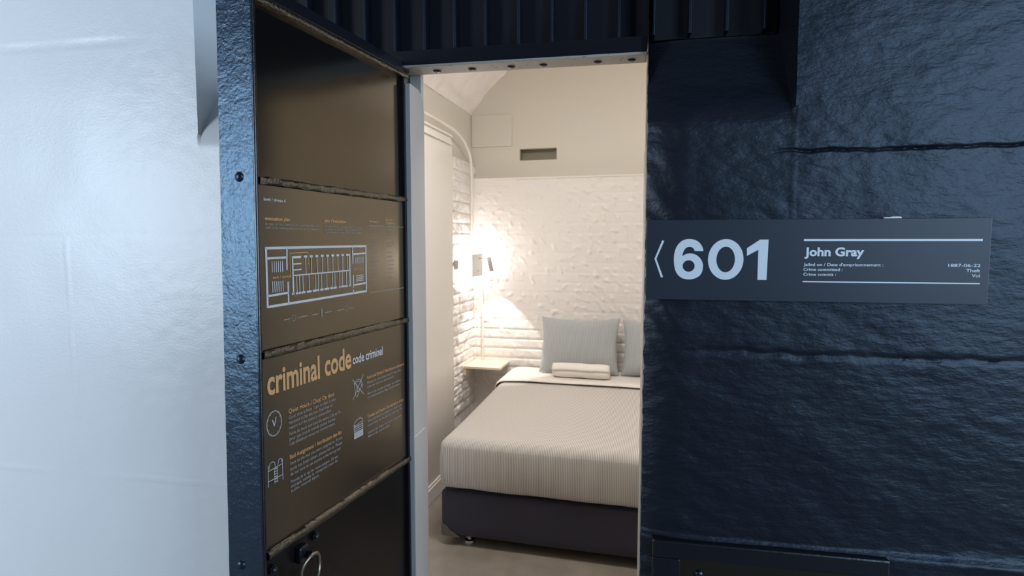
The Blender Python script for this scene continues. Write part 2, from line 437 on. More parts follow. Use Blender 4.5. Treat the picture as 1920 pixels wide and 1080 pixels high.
# painted brick, standing proud of the upper wall
def brick_h(u, z, k):
    c = z / .076; row = math.floor(c); fz = c - row
    ub = u / .225 + (.5 if row % 2 else 0) + .08 * nz(row * 3.1, 1, k); fu = ub - math.floor(ub)
    ez = min(fz, 1 - fz); eu = min(fu, 1 - fu)
    g = 1 - min(sst(ez, .02, .14), .55 + .45 * sst(eu, .01, .055))
    return g, row * 17.3 + math.floor(ub) * 5.1
def back_brick(u, z):
    g, cid = brick_h(u, z, 3)
    low = 1 - sst(z, .75, 1.15)                         # plaster fills the joints higher up
    g *= 1 if low > .6 else .9
    dep = (.0022 + .0075 * low) * g
    lump = .004 * sst(u, -1.37, -1.30) * nz(u * 6, z * 6, 5) + .0035 * low * nz(cid, 2, 2) + .004 * nz(u * 22, z * 16, 3) * low
    sp = max(0, nz(u * 27 + z * 13, z * 24, 12) - .16) * .020 * (1 - .5 * low)    # trowelled blobs
    return 2.833 + dep - lump - sp * sst(u, -1.37, -1.30)
bm = bmesh.new()
us = rng((A0, -.02, .0085), (-.02, A1, .06)); vs = rng((0, .4, .06), (.4, 2.095, .0085))
V = grid(bm, us, vs, lambda u, z: (u, back_brick(u, z), z))
for i in range(len(us) - 1):
    a, b = V[-1][i], V[-1][i + 1]
    c = bm.verts.new((a.co.x, BB, 2.10)); d = bm.verts.new((b.co.x, BB, 2.10)); bm.faces.new((a, b, d, c))
o = struct(link('wall_back_brick', bm, M['brick'], mw=ROOM, smooth=True)); sharp(o, 70)
bm = boxbm(A0, A1, 2.822, BB, 2.092, 2.106, bev=.003)
struct(link('trim_3', bm, M['linen'], mw=ROOM))
def left_brick(b, z):
    g, cid = brick_h(b + .1, z, 9)
    k = 1 - .9 * sst(b, 2.70, 2.80)
    lump = k * .011 * nz(b * 11, z * 13, 5) + .006 * nz(b * 26, z * 30, 8) + .006 * nz(cid, 4, 1)
    return -1.352 - .009 * g + lump + .0035 * nz(b * 34, z * 38, 2)
bm = bmesh.new()
us = rng((1.98, BB, .0075)); vs = rng((0, .3, .06), (.3, 2.215, .0085))
grid(bm, us, vs, lambda u, z: (left_brick(u, z), u, z))
bmesh.ops.reverse_faces(bm, faces=bm.faces)
o = struct(link('wall_left_brick', bm, M['brick'], mw=ROOM, smooth=True)); sharp(o, 70)
# smooth boxed panel on the left wall with its two-step cap
bm = bmesh.new()
box(bm, A0, -1.253, .28, 2.078, 0, 2.245, bev=.004)
struct(link('wall_left_panel', bm, M['cream_panel'], mw=ROOM))
bm = bmesh.new()
box(bm, A0, -1.238, .28, 2.055, 2.290, 2.304, bev=.004); box(bm, A0, -1.250, .28, 2.055, 2.25, 2.292, bev=.002); box(bm, A0, -1.242, .28, 2.055, 2.240, 2.252, bev=.003); box(bm, A0, -1.262, 2.0, 2.082, 2.17, 2.296, bev=.003)
struct(link('trim_1', bm, M['cream_panel'], mw=ROOM))
bm = bmesh.new()
box(bm, -1.255, -1.236, .28, 2.10, 0, .092, bev=.003); box(bm, -1.255, -1.243, .28, 2.10, .09, .108, bev=.004)
struct(link('baseboard_left', bm, M['linen'], mw=ROOM))
# white stone jambs behind the iron frame
def jamb(x0, x1, sgn):
    bm = bmesh.new()
    N = 10; r = .065; y0, y1, zt = .125, .258, 2.095
    prof = [(y0, 0), (y1, 0)] + [(y1 - r + r * math.cos(t * PI / 2 / N), zt - r + r * math.sin(t * PI / 2 / N)) for t in range(N + 1)] + [(y0, zt)]
    A = [bm.verts.new((x0, p[0], p[1])) for p in prof]; B = [bm.verts.new((x1, p[0], p[1])) for p in prof]
    bm.faces.new(A); bm.faces.new(B[::-1])
    for i in range(len(prof)):
        k = (i + 1) % len(prof); bm.faces.new((A[i], B[i], B[k], A[k]))
    bmesh.ops.recalc_face_normals(bm, faces=bm.faces)
    return bm
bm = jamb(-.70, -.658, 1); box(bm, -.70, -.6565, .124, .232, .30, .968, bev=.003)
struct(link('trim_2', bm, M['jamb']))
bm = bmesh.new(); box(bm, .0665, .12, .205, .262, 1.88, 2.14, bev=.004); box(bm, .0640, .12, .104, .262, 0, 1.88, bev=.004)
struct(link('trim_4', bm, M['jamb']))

# iron lintel and the frame post behind the hinges
bm = bmesh.new()
box(bm, -.83, .0635, .128, .140, 2.150, 2.196, bev=.003)
box(bm, -.82, -.695, .150, .235, 0, 2.15, bev=.003)
lin = struct(link('trim_5', bm, M['iron']))
link('soffit', boxbm(-.83, .0635, .129, .212, 2.144, 2.153, bev=.002), M['soffit'], lin)['label'] = 'cream painted underside with worn spots'
for x in (-.585, -.47, -.345, -.245, -.08, .02):
    bm = bmesh.new(); dome(bm, (0, 0, 0), .014, .005, 'Y', -1, 14, 3)
    o = link('bolt', bm, M['iron'], smooth=True, parent=lin); o.matrix_basis = Matrix.Translation((x, .178, 2.1435)) @ Matrix.Rotation(PI / 2, 4, 'X')

# ------------------------------------------------------------------ bars over the doorway
g = empty('transom_grille', (0, .15, 2.197)); tag(g, 'dark blue-black iron bar grille filling the recess above the doorway lintel', 'grille')
GI = Matrix.Translation((0, -.15, -2.197))
link('backing_plate', boxbm(-1.29, .42, .187, .194, 2.199, 3.25), M['backing'], g, GI)
bx = [-1.21, -1.11, -1.01, -.912, -.812, -.712, -.614, -.517, -.42, -.317, -.215, -.115, -.018, .081, .183, .284, .386]
for x in bx:
    bm = boxbm(x - .0045, x + .0045, .142, .187, 2.199, 3.25, bev=.003)
    link('bar', bm, M['grille'], g, GI)

# ------------------------------------------------------------------ room number sign
s = empty('room_number_sign', (.478, -.012, 1.4456)); tag(s, 'slate sign board reading 601 John Gray on the black wall beside the doorway', 'sign')
SI = Matrix.Translation((-.478, .012, -1.4456))
link('board', boxbm(.0655, .8935, -.0135, -.0085, 1.4458, 1.661, bev=.0008), M['sign'], s, SI)
# spacers that hold the board off the rough stone
for x in (.14, .84):
    link('spacer', boxbm(x - .02, x + .02, -.0088, .012, 1.50, 1.60), M['sign'], s, SI)
Y = -.0140
bm = bmesh.new()
k = .001353
def D(cx, cy): return (.1384 + (1190 + cx / 5.19 - 1262) * k, 1.5025 - (390 + cy / 5.19 - 522) * .001443)
six = [(665, 415)] ; six_out = [(580, 415), (562, 386), (525, 374), (490, 388), (467, 422), (455, 466)]
six_b = [(455, 466), (490, 446), (535, 438), (590, 450), (635, 485), (660, 530), (664, 570), (655, 620), (628, 657), (580, 682), (520, 690), (455, 676), (405, 632), (381, 570), (373, 495), (379, 430), (400, 370), (440, 325), (480, 305), (525, 299), (580, 308), (625, 335), (655, 377), (665, 415)]
loop = catmull([D(*p) for p in six_out]) + catmull([D(*p) for p in six_b])[1:]
c0 = D(522, 560); fill_loops(bm, [loop, ell(c0[0], c0[1], 60 / 5.19 * k, 56 / 5.19 * .001443)[:-1]], Y)
c1 = D(885, 495); fill_loops(bm, [ell(c1[0], c1[1], 173 / 5.19 * k, 195 / 5.19 * .001443, 48)[:-1], ell(c1[0], c1[1], 90 / 5.19 * k, 123 / 5.19 * .001443, 40)[:-1]], Y)
fill_loops(bm, [[D(*p) for p in ((1088, 386), (1212, 305), (1292, 305), (1284, 688), (1197, 688), (1197, 402), (1090, 460))]], Y)
fill_loops(bm, [[D(*p) for p in ((252, 311), (273, 317), (197, 492), (267, 668), (247, 676), (177, 492))]], Y)
stroke(bm, [(.4655, 1.6068), (.8735, 1.6066)], .0052, Y)
stroke(bm, [(.4655, 1.4987), (.8735, 1.4985)], .0032, Y)
put_text(bm, 'John Gray', .4665, 1.5660, .0220, Y, width=.142, bold=.034)
for t, z in (('Jailed on / Date d\'emprisonnement :', 1.5398), ('Crime committed :', 1.5270), ('Crime commis :', 1.5143)):
    put_text(bm, t, .4655, z, .0078, Y, width={'J': .189, 'C': .0935}[t[0]] * (1 if 'com' not in t or 'tt' in t else .84), bold=.014)
for t, z in (('1887-06-22', 1.5398), ('Theft', 1.5270), ('Vol', 1.5143)):
    put_text(bm, t, .8735, z, .0078, Y, width={'1': .0715, 'T': .031, 'V': .018}[t[0]], bold=.014, align='R')
face_front(bm)
link('lettering', bm, M['sign_print'], s, SI)['label'] = 'pale number, name and lines printed on the board'
bm = bmesh.new(); box(bm, .652, .692, -.0145, -.004, 1.6612, 1.6645, bev=.0008); box(bm, .668, .690, -.0145, -.004, 1.663, 1.666, bev=.0008)
link('worn_edge', bm, M['chip'], s, SI)['label'] = 'bare white worn patch on the top edge'

# iron hatch low in the black wall
h = empty('wall_hatch', (.4, -.012, .4)); tag(h, 'black iron-framed hatch set low in the black wall under the ledge', 'hatch')
HI = Matrix.Translation((-.4, .012, -.4))
bm = bmesh.new()
box(bm, .095, .70, -.030, .02, .722, .772, bev=.005); box(bm, .095, .172, -.030, .02, .2, .722, bev=.004); box(bm, .64, .70, -.030, .02, .2, .722, bev=.004)
link('frame', bm, M['iron'], h, HI); link('panel', boxbm(.172, .64, -.016, .01, .2, .722), M['panel'], h, HI)
bm = bmesh.new(); dome(bm, (.2225, -.016, .678), .012, .009); link('bolt', bm, M['iron'], h, HI, smooth=True)

# ------------------------------------------------------------------ the open cell door
th = math.radians(9)
dx = Vector((math.sin(th), math.cos(th), 0)); dn = Vector((-math.cos(th), math.sin(th), 0))
DM = Matrix(((dx.x, dn.x, 0, -.672), (dx.y, dn.y, 0, .14), (0, 0, 1, 0), (0, 0, 0, 1)))
door = empty('cell_door', mat4=DM)
tag(door, 'black iron cell door standing open with printed information panels', 'door'); door['kind'] = 'thing'
ZB = .12
def xl(z): return -.6485 - .0185 * (2.11 - z) / 1.25        # latch edge leans a little
# latch stile: a deep channel whose edge faces the corridor
bm = bmesh.new()
zs = rng((ZB, 2.17, .03)); prof = [(0.014, .010), (0, .008), (0, .098), (.010, .100), (.010, .018), (.016, .016)]
def stile_pt(i, z): return (xl(z) + prof[i][0], prof[i][1], z)
nx_ = 10
def edge_face(u, z):
    return (xl(z) + .0012 * nz(u * 40, z * 25, 2), .006 + u * (.092 + .003 * (2.1 - z)), z)
V = grid(bm, [i / nx_ for i in range(nx_ + 1)], zs, edge_face)
Bk = [bm.verts.new((xl(z) + .012, .006, z)) for z in zs]; Ck = [bm.verts.new((xl(z) + .010, .099 + .003 * (2.1 - z), z)) for z in zs]
for j in range(len(zs) - 1):
    bm.faces.new((V[j][0], V[j + 1][0], Bk[j + 1], Bk[j])); bm.faces.new((V[j][-1], Ck[j], Ck[j + 1], V[j + 1][-1]))
    bm.faces.new((Bk[j], Bk[j + 1], Ck[j + 1], Ck[j]))
bmesh.ops.recalc_face_normals(bm, faces=bm.faces)
st = link('latch_stile', bm, M['stile'], door, smooth=True); sharp(st, 40)
for z, y in ((1.7424, .045), (1.3425, .053), (.8692, .066)):
    bm = bmesh.new(); dome(bm, (xl(z) + .001, y, z), .0115, .008, 'X', -1, 14, 4)
    link('rivet', bm, M['stile'], st, smooth=True)
bm = bmesh.new(); box(bm, -.660, -.651, 0, .014, ZB, 2.15, bev=.003)
for v in bm.verts: v.co.x += (xl(v.co.z) + .0085) - (-.652)
link('face_strip', bm, M['iron'], door)
bm = boxbm(-.024, .004, -.002, .05, ZB, 2.14, bev=.004); link('hinge_stile', bm, M['iron'], door)
# back plate, then four sunk panels
link('back_plate', boxbm(-.648, 0, .028, .060, ZB, 2.14), M['iron'], door)
def lbox(x0l, x1, y0, y1, z0, z1, bev=.0):
    bm = boxbm(0, 1, y0, y1, z0, z1)
    for v in bm.verts: v.co.x = (xl(v.co.z) + .012) if v.co.x < .5 else x1
    if bev: bmesh.ops.bevel(bm, geom=list(bm.edges), offset=bev, segments=2, affect='EDGES')
    return bm
for z0, z1, nm in ((1.74, 2.115, 'upper_panel'), (ZB, .895, 'lower_panel')):
    link(nm, lbox(0, -.022, .012, .028, z0, z1), M['panel' if z0 > 1 else 'panel_low'], door)
def lumpy_rail(name, z0, z1, y0, y1, amp=.0022):
    bm = bmesh.new()
    us = rng((0, 1, .012)); N = 10
    ring = [(y1, z0), (y0 + .003, z0), (y0, z0 + .004), (y0, (z0 + z1) / 2), (y0, z1 - .004), (y0 + .003, z1), (y1, z1)]
    def P(u, i):
        y, z = ring[int(i)]; x = (xl(z) + .01) + u * (0 - (xl(z) + .01))
        w = amp if 0 < i < 6 else 0
        return (x, y + w * nz(x * 45, i * 1.3, z0 * 9), z + w * nz(x * 38, i, z0 * 5 + 3))
    grid(bm, us, list(range(7)), P)
    bmesh.ops.recalc_face_normals(bm, faces=bm.faces)
    o = link(name, bm, M['iron_lumpy'], door, smooth=True); sharp(o, 55); return o
lumpy_rail('rail', 1.7275, 1.7435, -.004, .03)
lumpy_rail('rail', 1.343, 1.3605, -.004, .03)
lumpy_rail('rail', .886, .9035, -.006, .03, .0010)
lumpy_rail('top_rail', 2.113, 2.128, -.006, .03, .0008)
bm = boxbm(-.645, .012, -.002, .012, 2.128, 2.145, bev=.002); box(bm, -.645, .012, .010, .03, 2.14, 2.165, bev=.002)
link('top_flange', bm, M['iron'], door)

# evacuation plan panel -------------------------------------------------------
ev = link('evacuation_plan_panel', lbox(0, -.022, .006, .028, 1.3615, 1.7265, .001), M['board'], door)
ev['label'] = 'printed evacuation plan panel with pale floor plan'
Y = .0052
def head(t, x, z, cap, w, bold, par, m='orange_print'):
    bm = bmesh.new(); put_text(bm, t, x, z, cap, Y, width=w, bold=bold); face_front(bm)
    link('heading', bm, M[m], par)['label'] = 'amber heading' if m == 'orange_print' else 'pale grey heading'
bm = bmesh.new()
wl = .0058
def ln(*p, w=wl): stroke(bm, p, w, Y)
ln((-.6268, 1.5878), (-.2352, 1.5905)); ln((-.2370, 1.5905), (-.2385, 1.462)); ln((-.2385, 1.4625), (-.6255, 1.4568)); ln((-.6255, 1.4568), (-.6250, 1.5878))
ln((-.5585, 1.588), (-.5605, 1.538), w=.0045); ln((-.558, 1.508), (-.558, 1.458), w=.0045)
ln((-.6235, 1.565), (-.560, 1.566), w=.005); ln((-.6235, 1.481), (-.559, 1.4835), w=.005)
ln((-.301, 1.589), (-.3005, 1.583), w=.004); ln((-.301, 1.579), (-.3005, 1.542), w=.004); ln((-.300, 1.511), (-.3005, 1.478), w=.004); ln((-.301, 1.470), (-.3012, 1.461), w=.004)
ln((-.300, 1.5685), (-.2365, 1.5705), w=.0045); ln((-.300, 1.4835), (-.2365, 1.4862), w=.0045)
# cell block
ln((-.5405, 1.567), (-.5405, 1.478), w=.0048); ln((-.3152, 1.568), (-.3152, 1.483), w=.0048)
ln((-.5405, 1.5225), (-.3152, 1.5250), w=.003); ln((-.5405, 1.5655), (-.512, 1.566), w=.0055)
ln((-.5405, 1.5495), (-.511, 1.550), w=.003); ln((-.5405, 1.5355), (-.511, 1.536), w=.003)
for i in range(9):
    x = -.4945 + i * .0212; ln((x - .0042, 1.5665 + .0001 * i), (x + .0042, 1.5665 + .0001 * i), w=.0055)
    if i < 8 or 1: ln((x, 1.565), (x, 1.5245), w=.0022)
for x in (-.528, -.518, -.506, -.484, -.459, -.449, -.436, -.415, -.3925, -.3815, -.361, -.3495, -.331):
    ln((x, 1.523), (x, 1.482), w=.0020)
for x0, x1 in ((-.545, -.538), (-.531, -.526), (-.521, -.516), (-.511, -.500), (-.492, -.477), (-.470, -.456), (-.452, -.447), (-.441, -.430), (-.424, -.407), (-.401, -.390), (-.386, -.376), (-.364, -.360), (-.354, -.342), (-.338, -.328), (-.320, -.313)):
    ln((x0, 1.4795 + (x0 + .54) * .02), (x1, 1.4795 + (x1 + .54) * .02), w=.005)
for i in range(6):
    x = -.608 + .0066 * i; ln((x, 1.557), (x, 1.534), w=.0024); ln((x, 1.512), (x, 1.489), w=.0024)
for i in range(8):
    x = -.288 + .0052 * i; ln((x, 1.561), (x, 1.543), w=.0016)
for i in range(4): ln((-.288, 1.494 + .0048 * i), (-.252, 1.495 + .0048 * i), w=.0018)
face_front(bm); link('floor_plan', bm, M['grey_print'], ev)['label'] = 'pale printed floor plan'
head('level / niveau 6', -.627, 1.6925, .0075, .069, .012, ev, 'grey_print')
head('evacuation plan', -.6257, 1.6500, .0082, .080, .02, ev)
head("plan d'évacuation", -.4185, 1.6525, .0082, .090, .02, ev)
head('exit / sortie', -.607, 1.519, .0065, .060, .012, ev)
head('exit / sortie', -.297, 1.525, .0050, .042, .006, ev)
bm = bmesh.new(); stroke(bm, [(-.547, 1.5755), (-.485, 1.5768), (-.485, 1.548)], .0016, Y); stroke(bm, [(-.549, 1.577), (-.549, 1.522)], .0010, Y)
face_front(bm); link('route_line', bm, M['orange_print'], ev)['label'] = 'amber route line'
head('Emergency', -.2169, 1.6588, .0050, .050, .01, ev)
bm = bmesh.new(); put_text(bm, 'En cas', -.1285, 1.6665, .0050, Y, width=.036, bold=.01); put_text(bm, "d'urgence", -.1285, 1.6575, .0050, Y, width=.045, bold=.01)
face_front(bm); link('heading', bm, M['orange_print'], ev)['label'] = 'amber heading'
bm = bmesh.new()
for i, t in enumerate(('In case of fire, leave by the nearest exit and', 'walk to the meeting point. Do not use the elevator.')):
    put_text(bm, t, -.6250, 1.6395 - i * .0085, .0052, Y, width=.183)
face_front(bm); link('paragraph', bm, M['dim_print'], ev)['label'] = 'dim grey small print'
bm = bmesh.new()
for i, t in enumerate(('En cas de feu, quittez par la sortie', 'la plus proche. Ne prenez pas', "l'ascenseur avant l'avis du guide.")):
    put_text(bm, t, -.4185, 1.6395 - i * .0072, .0048, Y, width=.163)
face_front(bm); link('paragraph', bm, M['dim_print'], ev)['label'] = 'dim grey small print'
bm = bmesh.new()
stroke(bm, [(-.219, 1.6485), (-.140, 1.6485)], .0014, Y); stroke(bm, [(-.128, 1.6485), (-.026, 1.6485)], .0014, Y)
L1 = ('Stay calm.', 'Pull the alarm', 'station near you.', 'Close the doors', 'behind you.', 'Leave the floor', 'by the stairs.', 'Help other guests.', 'Do not go back', 'for belongings.', 'Wait outside', 'at the meeting', 'point.')
L2 = ('Restez calmes.', 'Tirez la station', 'la plus proche.', 'Fermez les portes', 'derrière vous.', "Quittez l'étage", "par l'escalier.", 'Aidez les autres.', 'Ne revenez pas', 'pour vos biens.', 'Attendez dehors', 'au point de', 'rencontre.')
for i in range(13):
    put_text(bm, L1[i], -.2155, 1.6375 - i * .0125 - (.006 if i > 4 else 0), .0045, Y)
    put_text(bm, L2[i], -.1270, 1.6375 - i * .0125 - (.006 if i > 4 else 0), .0045, Y)
stroke(bm, [(-.221, 1.457), (-.030, 1.457)], .0016, Y); face_front(bm); link('instruction_table', bm, M['dim_print'], ev)['label'] = 'dim grey small print'
bm = bmesh.new()
for k_, (x0, x1) in enumerate(((-.575, -.555), (-.527, -.493), (-.475, -.452), (-.425, -.400), (-.374, -.345), (-.322, -.305))):
    bm = bmesh.new(); stroke(bm, [(x0, 1.4215), (x1, 1.4222)], .0018, Y)
    if k_ == 0: stroke(bm, ell(-.542, 1.4225, .007, .007, 14), .0012, Y)
    if k_ == 2: stroke(bm, [(-.4385, 1.414), (-.4385, 1.432)], .004, Y)
    if k_ == 4: stroke(bm, ell(-.334, 1.423, .006, .007, 14), .0012, Y)
    face_front(bm); link('legend', bm, M['dim_print'], ev)['label'] = 'dim grey legend row'

# criminal code panel --------------------------------------------------------
cc = link('criminal_code_panel', lbox(0, -.022, .006, .028, .9045, 1.3420, .001), M['board'], door)
cc['label'] = 'printed criminal code panel with amber title'
bm = bmesh.new()
head('criminal code', -.6350, 1.2585, .0590, .317, .024, cc)
head('Quiet Hours / Chut! On dort', -.5685, 1.1985, .0110, .172, .008, cc)
head('Bed Assignment / Attribution des lits', -.5690, 1.0880, .0108, .200, .008, cc)
head('Food and Drinks / Nourriture et boissons', -.2426, 1.2085, .0098, .207, .006, cc)
head('Towels and linens / Serviettes et draps', -.2455, 1.0945, .0098, .204, .006, cc)
bm = bmesh.new()
head('code criminel', -.3110, 1.2655, .0255, .152, .018, cc, 'grey_print')
stroke(bm, ell(-.6168, 1.1892, .0232, .0285, 40), .0018, Y)
stroke(bm, [(-.622, 1.198), (-.6168, 1.183), (-.6105, 1.202)], .0020, Y)
for kx in range(12):
    a = kx * PI / 6; stroke(bm, [(-.6168 + .019 * math.cos(a), 1.1892 + .0235 * math.sin(a)), (-.6168 + .0205 * math.cos(a), 1.1892 + .0255 * math.sin(a))], .0009, Y)
face_front(bm); link('pictogram', bm, M['grey_print'], cc)['label'] = 'pale clock pictogram'
bm = bmesh.new()
# bunk bed pictogram
bl = .0013
for p in ([(-.6405, 1.099), (-.641, 1.0485)], [(-.5945, 1.099), (-.5945, 1.049)], [(-.6405, 1.0845), (-.5945, 1.0875)], [(-.641, 1.061), (-.5945, 1.0615)],
          [(-.6210, 1.086), (-.6205, 1.050)], [(-.6120, 1.086), (-.6120, 1.050)], [(-.638, 1.0885), (-.634, 1.101), (-.626, 1.103), (-.619, 1.098), (-.618, 1.087)], [(-.6105, 1.089), (-.605, 1.1015), (-.598, 1.101), (-.597, 1.092)]):
    stroke(bm, p, bl, Y)
for i in range(6): stroke(bm, [(-.621, 1.053 + i * .006), (-.612, 1.0533 + i * .006)], .0014, Y)
face_front(bm); link('pictogram', bm, M['grey_print'], cc)['label'] = 'pale bunk bed pictogram'
bm = bmesh.new()
# crossed-out food pictogram
stroke(bm, [(-.313, 1.2225), (-.262, 1.170)], bl, Y); stroke(bm, [(-.262, 1.2265), (-.313, 1.1665)], bl, Y)
stroke(bm, ell(-.288, 1.196, .0215, .022, 18, -.4, PI * .8), bl, Y); stroke(bm, [(-.306, 1.211), (-.300, 1.172)], bl, Y); stroke(bm, [(-.270, 1.199), (-.295, 1.168)], bl, Y)
stroke(bm, ell(-.288, 1.196, .0165, .017, 14, 0, PI * .8), .0012, Y); stroke(bm, [(-.297, 1.206), (-.291, 1.183), (-.279, 1.190)], .0012, Y)
face_front(bm); link('pictogram', bm, M['grey_print'], cc)['label'] = 'pale crossed-out food pictogram'
bm = bmesh.new()
# towels pictogram
for z in (1.075, 1.081, 1.0865): stroke(bm, [(-.311, z), (-.2690, z + .001)], .0017, Y)
stroke(bm, [(-.311, 1.0935), (-.3105, 1.054), (-.2690, 1.054), (-.2690, 1.096)], bl, Y)
for i in range(5): stroke(bm, [(-.3105, 1.0555 + i * .0036), (-.2690, 1.0555 + i * .0036)], .0024, Y)
stroke(bm, [(-.309, 1.0885), (-.3105, 1.0955), (-.300, 1.1045), (-.281, 1.1065), (-.270, 1.101), (-.274, 1.0945), (-.303, 1.0905), (-.309, 1.0885)], bl, Y)
face_front(bm); link('pictogram', bm, M['grey_print'], cc)['label'] = 'pale folded towels pictogram'
def para(x, lines, cap):
    bm = bmesh.new()
    for t, z, w in lines: put_text(bm, t, x, z, cap, Y, width=w, bold=.004)
    face_front(bm); link('paragraph', bm, M['dim_print'], cc)['label'] = 'dim grey small print'
para(-.5690, (('Quiet time is from 11pm to 7am. It also', 1.1850, .178), ('happens to be the law. Feel free to', 1.1725, .165), ('report it if the noise is unbearable!', 1.1600, .158),
              ('Faire du bruit est interdit entre 23h et 7h,', 1.1450, .200), ('pour que tout le monde puisse dormir.', 1.1330, .178), ('Les détenus vous en remercient.', 1.1210, .174)), .0082)
para(-.5690, (('Stick to the bed you were assigned to. If your', 1.0735, .205), ('bunk has been taken, please tell us. Please', 1.0600, .202), ('do not want to see anyone in the wrong bed.', 1.0470, .196),
              ("Prenez le lit qu'on vous assigne. S'il est", 1.0290, .183), ('occupé, avisez la réception tout de', 1.0180, .180), ('suite, merci bien.', 1.0070, .105)), .0080)
para(-.2430, (('Please do not bring food in the cells.', 1.1945, .188), ('Use the kitchen downstairs.', 1.1825, .146), ('Merci de ne pas manger en cellule.', 1.1625, .186), ('La cuisine est en bas, servez-vous.', 1.1515, .180)), .0075)
para(-.2440, (('We will lend you linen for your stay.', 1.0820, .193), ('Leave them on the bed on your way out.', 1.0695, .196), ('Laissez les draps sur le lit en partant.', 1.0480, .190), ('Merci de votre aide.', 1.0365, .118)), .0075)

# ring pull under the lowest rail
hd = link('ring_staple', boxbm(-.556, -.523, -.006, .012, .822, .862, bev=.004), M['iron'], door)
bm = bmesh.new(); box(bm, -.537, -.530, -.026, -.004, .828, .848, bev=.002)
link('eye', bm, M['iron'], hd)
bm = bmesh.new()
tube(bm, [(-.5335 + .034 * math.sin(t), -.020 - .012 * math.cos(t) * 0 - .004 * math.cos(2 * t), .805 + .036 * math.cos(t)) for t in [i * 2 * PI / 36 for i in range(36)]], .0045, 10, True)
link('pull_ring', bm, M['brass'], door, smooth=True)['label'] = 'worn metal pull ring'
for x, z in ((-.484, .858), (-.6335, .851)):
    bm = bmesh.new(); cyl(bm, (x, .012, z), (x, .004, z), .0125, n=6); dome(bm, (x, .004, z), .0085, .007)
    link('bolt', bm, M['iron'], door, smooth=False)

# ------------------------------------------------------------------ bed
def put(name, bm, m, parent=None, smooth=True, ang=45):
    o = link(name, bm, m, parent, ROOM if parent is None else None, smooth)
    return sharp(o, ang) if smooth else o
BA0, BA1 = -1.003, .575
be = empty('box_spring', mat4=ROOM @ Matrix.Translation((-.2, 2.0, 0))); tag(be, 'dark navy upholstered bed base on short chrome feet', 'bed base')
BI = Matrix.Translation((.2, -2.0, 0))
bm = bmesh.new(); rbox(bm, BA0, BA1, 1.172, 2.775, .052, .296, .022, (10, 10, 4))
o = link('base_box', bm, M['base'], be, BI, True); sharp(o, 50)
for a in (-.865, .45):
    for b in (1.24, 2.66):
        bm = bmesh.new(); cyl(bm, (a, b, .012), (a, b, .060), .012); cyl(bm, (a, b, 0), (a, b, .012), .031, .029, 24); cyl(bm, (a, b, .012), (a, b, .016), .029, .014, 24)
        o = link('leg', bm, M['chrome'], be, BI, True); sharp(o, 30); o['label'] = 'short chrome foot'
for sgn, a in ((1, BA0), (-1, BA1)):
    bm = bmesh.new()
    top = [(0, .112), (.015, .111), (.034, .104), (.046, .088), (.060, .076), (.074, .071), (.088, .060), (.104, .053)]
    V0 = []; V1 = []
    for u, z in top:
        V0.append(bm.verts.new((a + sgn * (u - .001), 1.1705 + (.012 if u < .01 else 0), z))); V1.append(bm.verts.new((a + sgn * (u - .001), 1.1705 + (.012 if u < .01 else 0), .0505)))
    for i in range(len(top) - 1): bm.faces.new((V0[i], V0[i + 1], V1[i + 1], V1[i]))
    q = [bm.verts.new((a - sgn * .002, 1.30, .070)), bm.verts.new((a - sgn * .002, 1.30, .0505))]
    m0 = bm.verts.new((a - sgn * .002, 1.195, .110)); m1 = bm.verts.new((a - sgn * .002, 1.195, .0505))
    bm.faces.new((V0[0], m0, m1, V1[0])); bm.faces.new((m0, q[0], q[1], m1))
    bmesh.ops.recalc_face_normals(bm, faces=bm.faces)
    o = link('corner_guard', bm, M['guard'], be, BI); o['label'] = 'taupe corner guard'
    sm = o.modifiers.new('thick', 'SOLIDIFY'); sm.thickness = .004; sm.offset = 0
bm = bmesh.new(); rbox(bm, BA0 + .03, BA1 - .03, 1.20, 2.77, .296, .535, .05, (8, 8, 4))
tag(put('mattress', bm, M['mattress']), 'white mattress under the striped bedspread on the navy base', 'mattress')

def top_z(b): return .578 + .036 * sst(b, 1.3, 2.5)
def spread_disp(p):
    t = min(1, max(0, (p.z - .30) / .28))
    p.z = .30 + (top_z(p.y) - .30) * t if t > 0 else p.z
    bul = math.sin(PI * t) * .010
    if p.y < 1.25: p.y -= bul + .006 * nz(p.x * 4, p.z * 5, 2)
    if p.x < BA0 + .05: p.x -= bul * .8
    if t > .97: p.z += .004 * nz(p.x * 5, p.y * 4, 3)
    if t < .12: p.z += -.014 * (1 - sst(p.x, -.6, .0)) * 0 + .012 * nz(p.x * 3, 1, 4) + .004 * nz(p.x * 11, p.y * 9, 7) - .010 * sst(p.x, -.95, -.3) * sst(1.3, p.y, p.y + .1)
    return p
bm = bmesh.new(); rbox(bm, BA0 - .004, BA1 + .004, 1.163, 2.45, .262, .58, .055, (50, 34, 14), None)
# hollow cover: drop the underside and the head end
bm.normal_update()
kill = [f for f in bm.faces if f.normal.z < -.3 or f.normal.y > .75]
bmesh.ops.delete(bm, geom=kill, context='FACES')
for v in bm.verts:
    if v.co.z < .262 + .056 : v.co.z = max(v.co.z, .262)
def cover(p):
    t = (p.z - .262) / (.58 - .262)
    p.z = .288 + (top_z(p.y) - .288) * t
    bul = math.sin(PI * min(1, max(0, t))) * .012
    if p.y < 1.22: p.y -= bul + .004 * nz(p.x * 4, p.z * 5, 2)
    if p.x < BA0 + .05: p.x -= bul * .7
    if p.x > BA1 - .05: p.x += bul * .7
    if t < .2: p.z += (.2 - t) / .2 * (.010 * nz(p.x * 3.2, p.y * 2, 4) + .004 * nz(p.x * 12, p.y * 9, 7))
    if t > .97: p.z += .003 * nz(p.x * 5, p.y * 4, 3)
    return p
uvl = bm.loops.layers.uv.new('bedding')
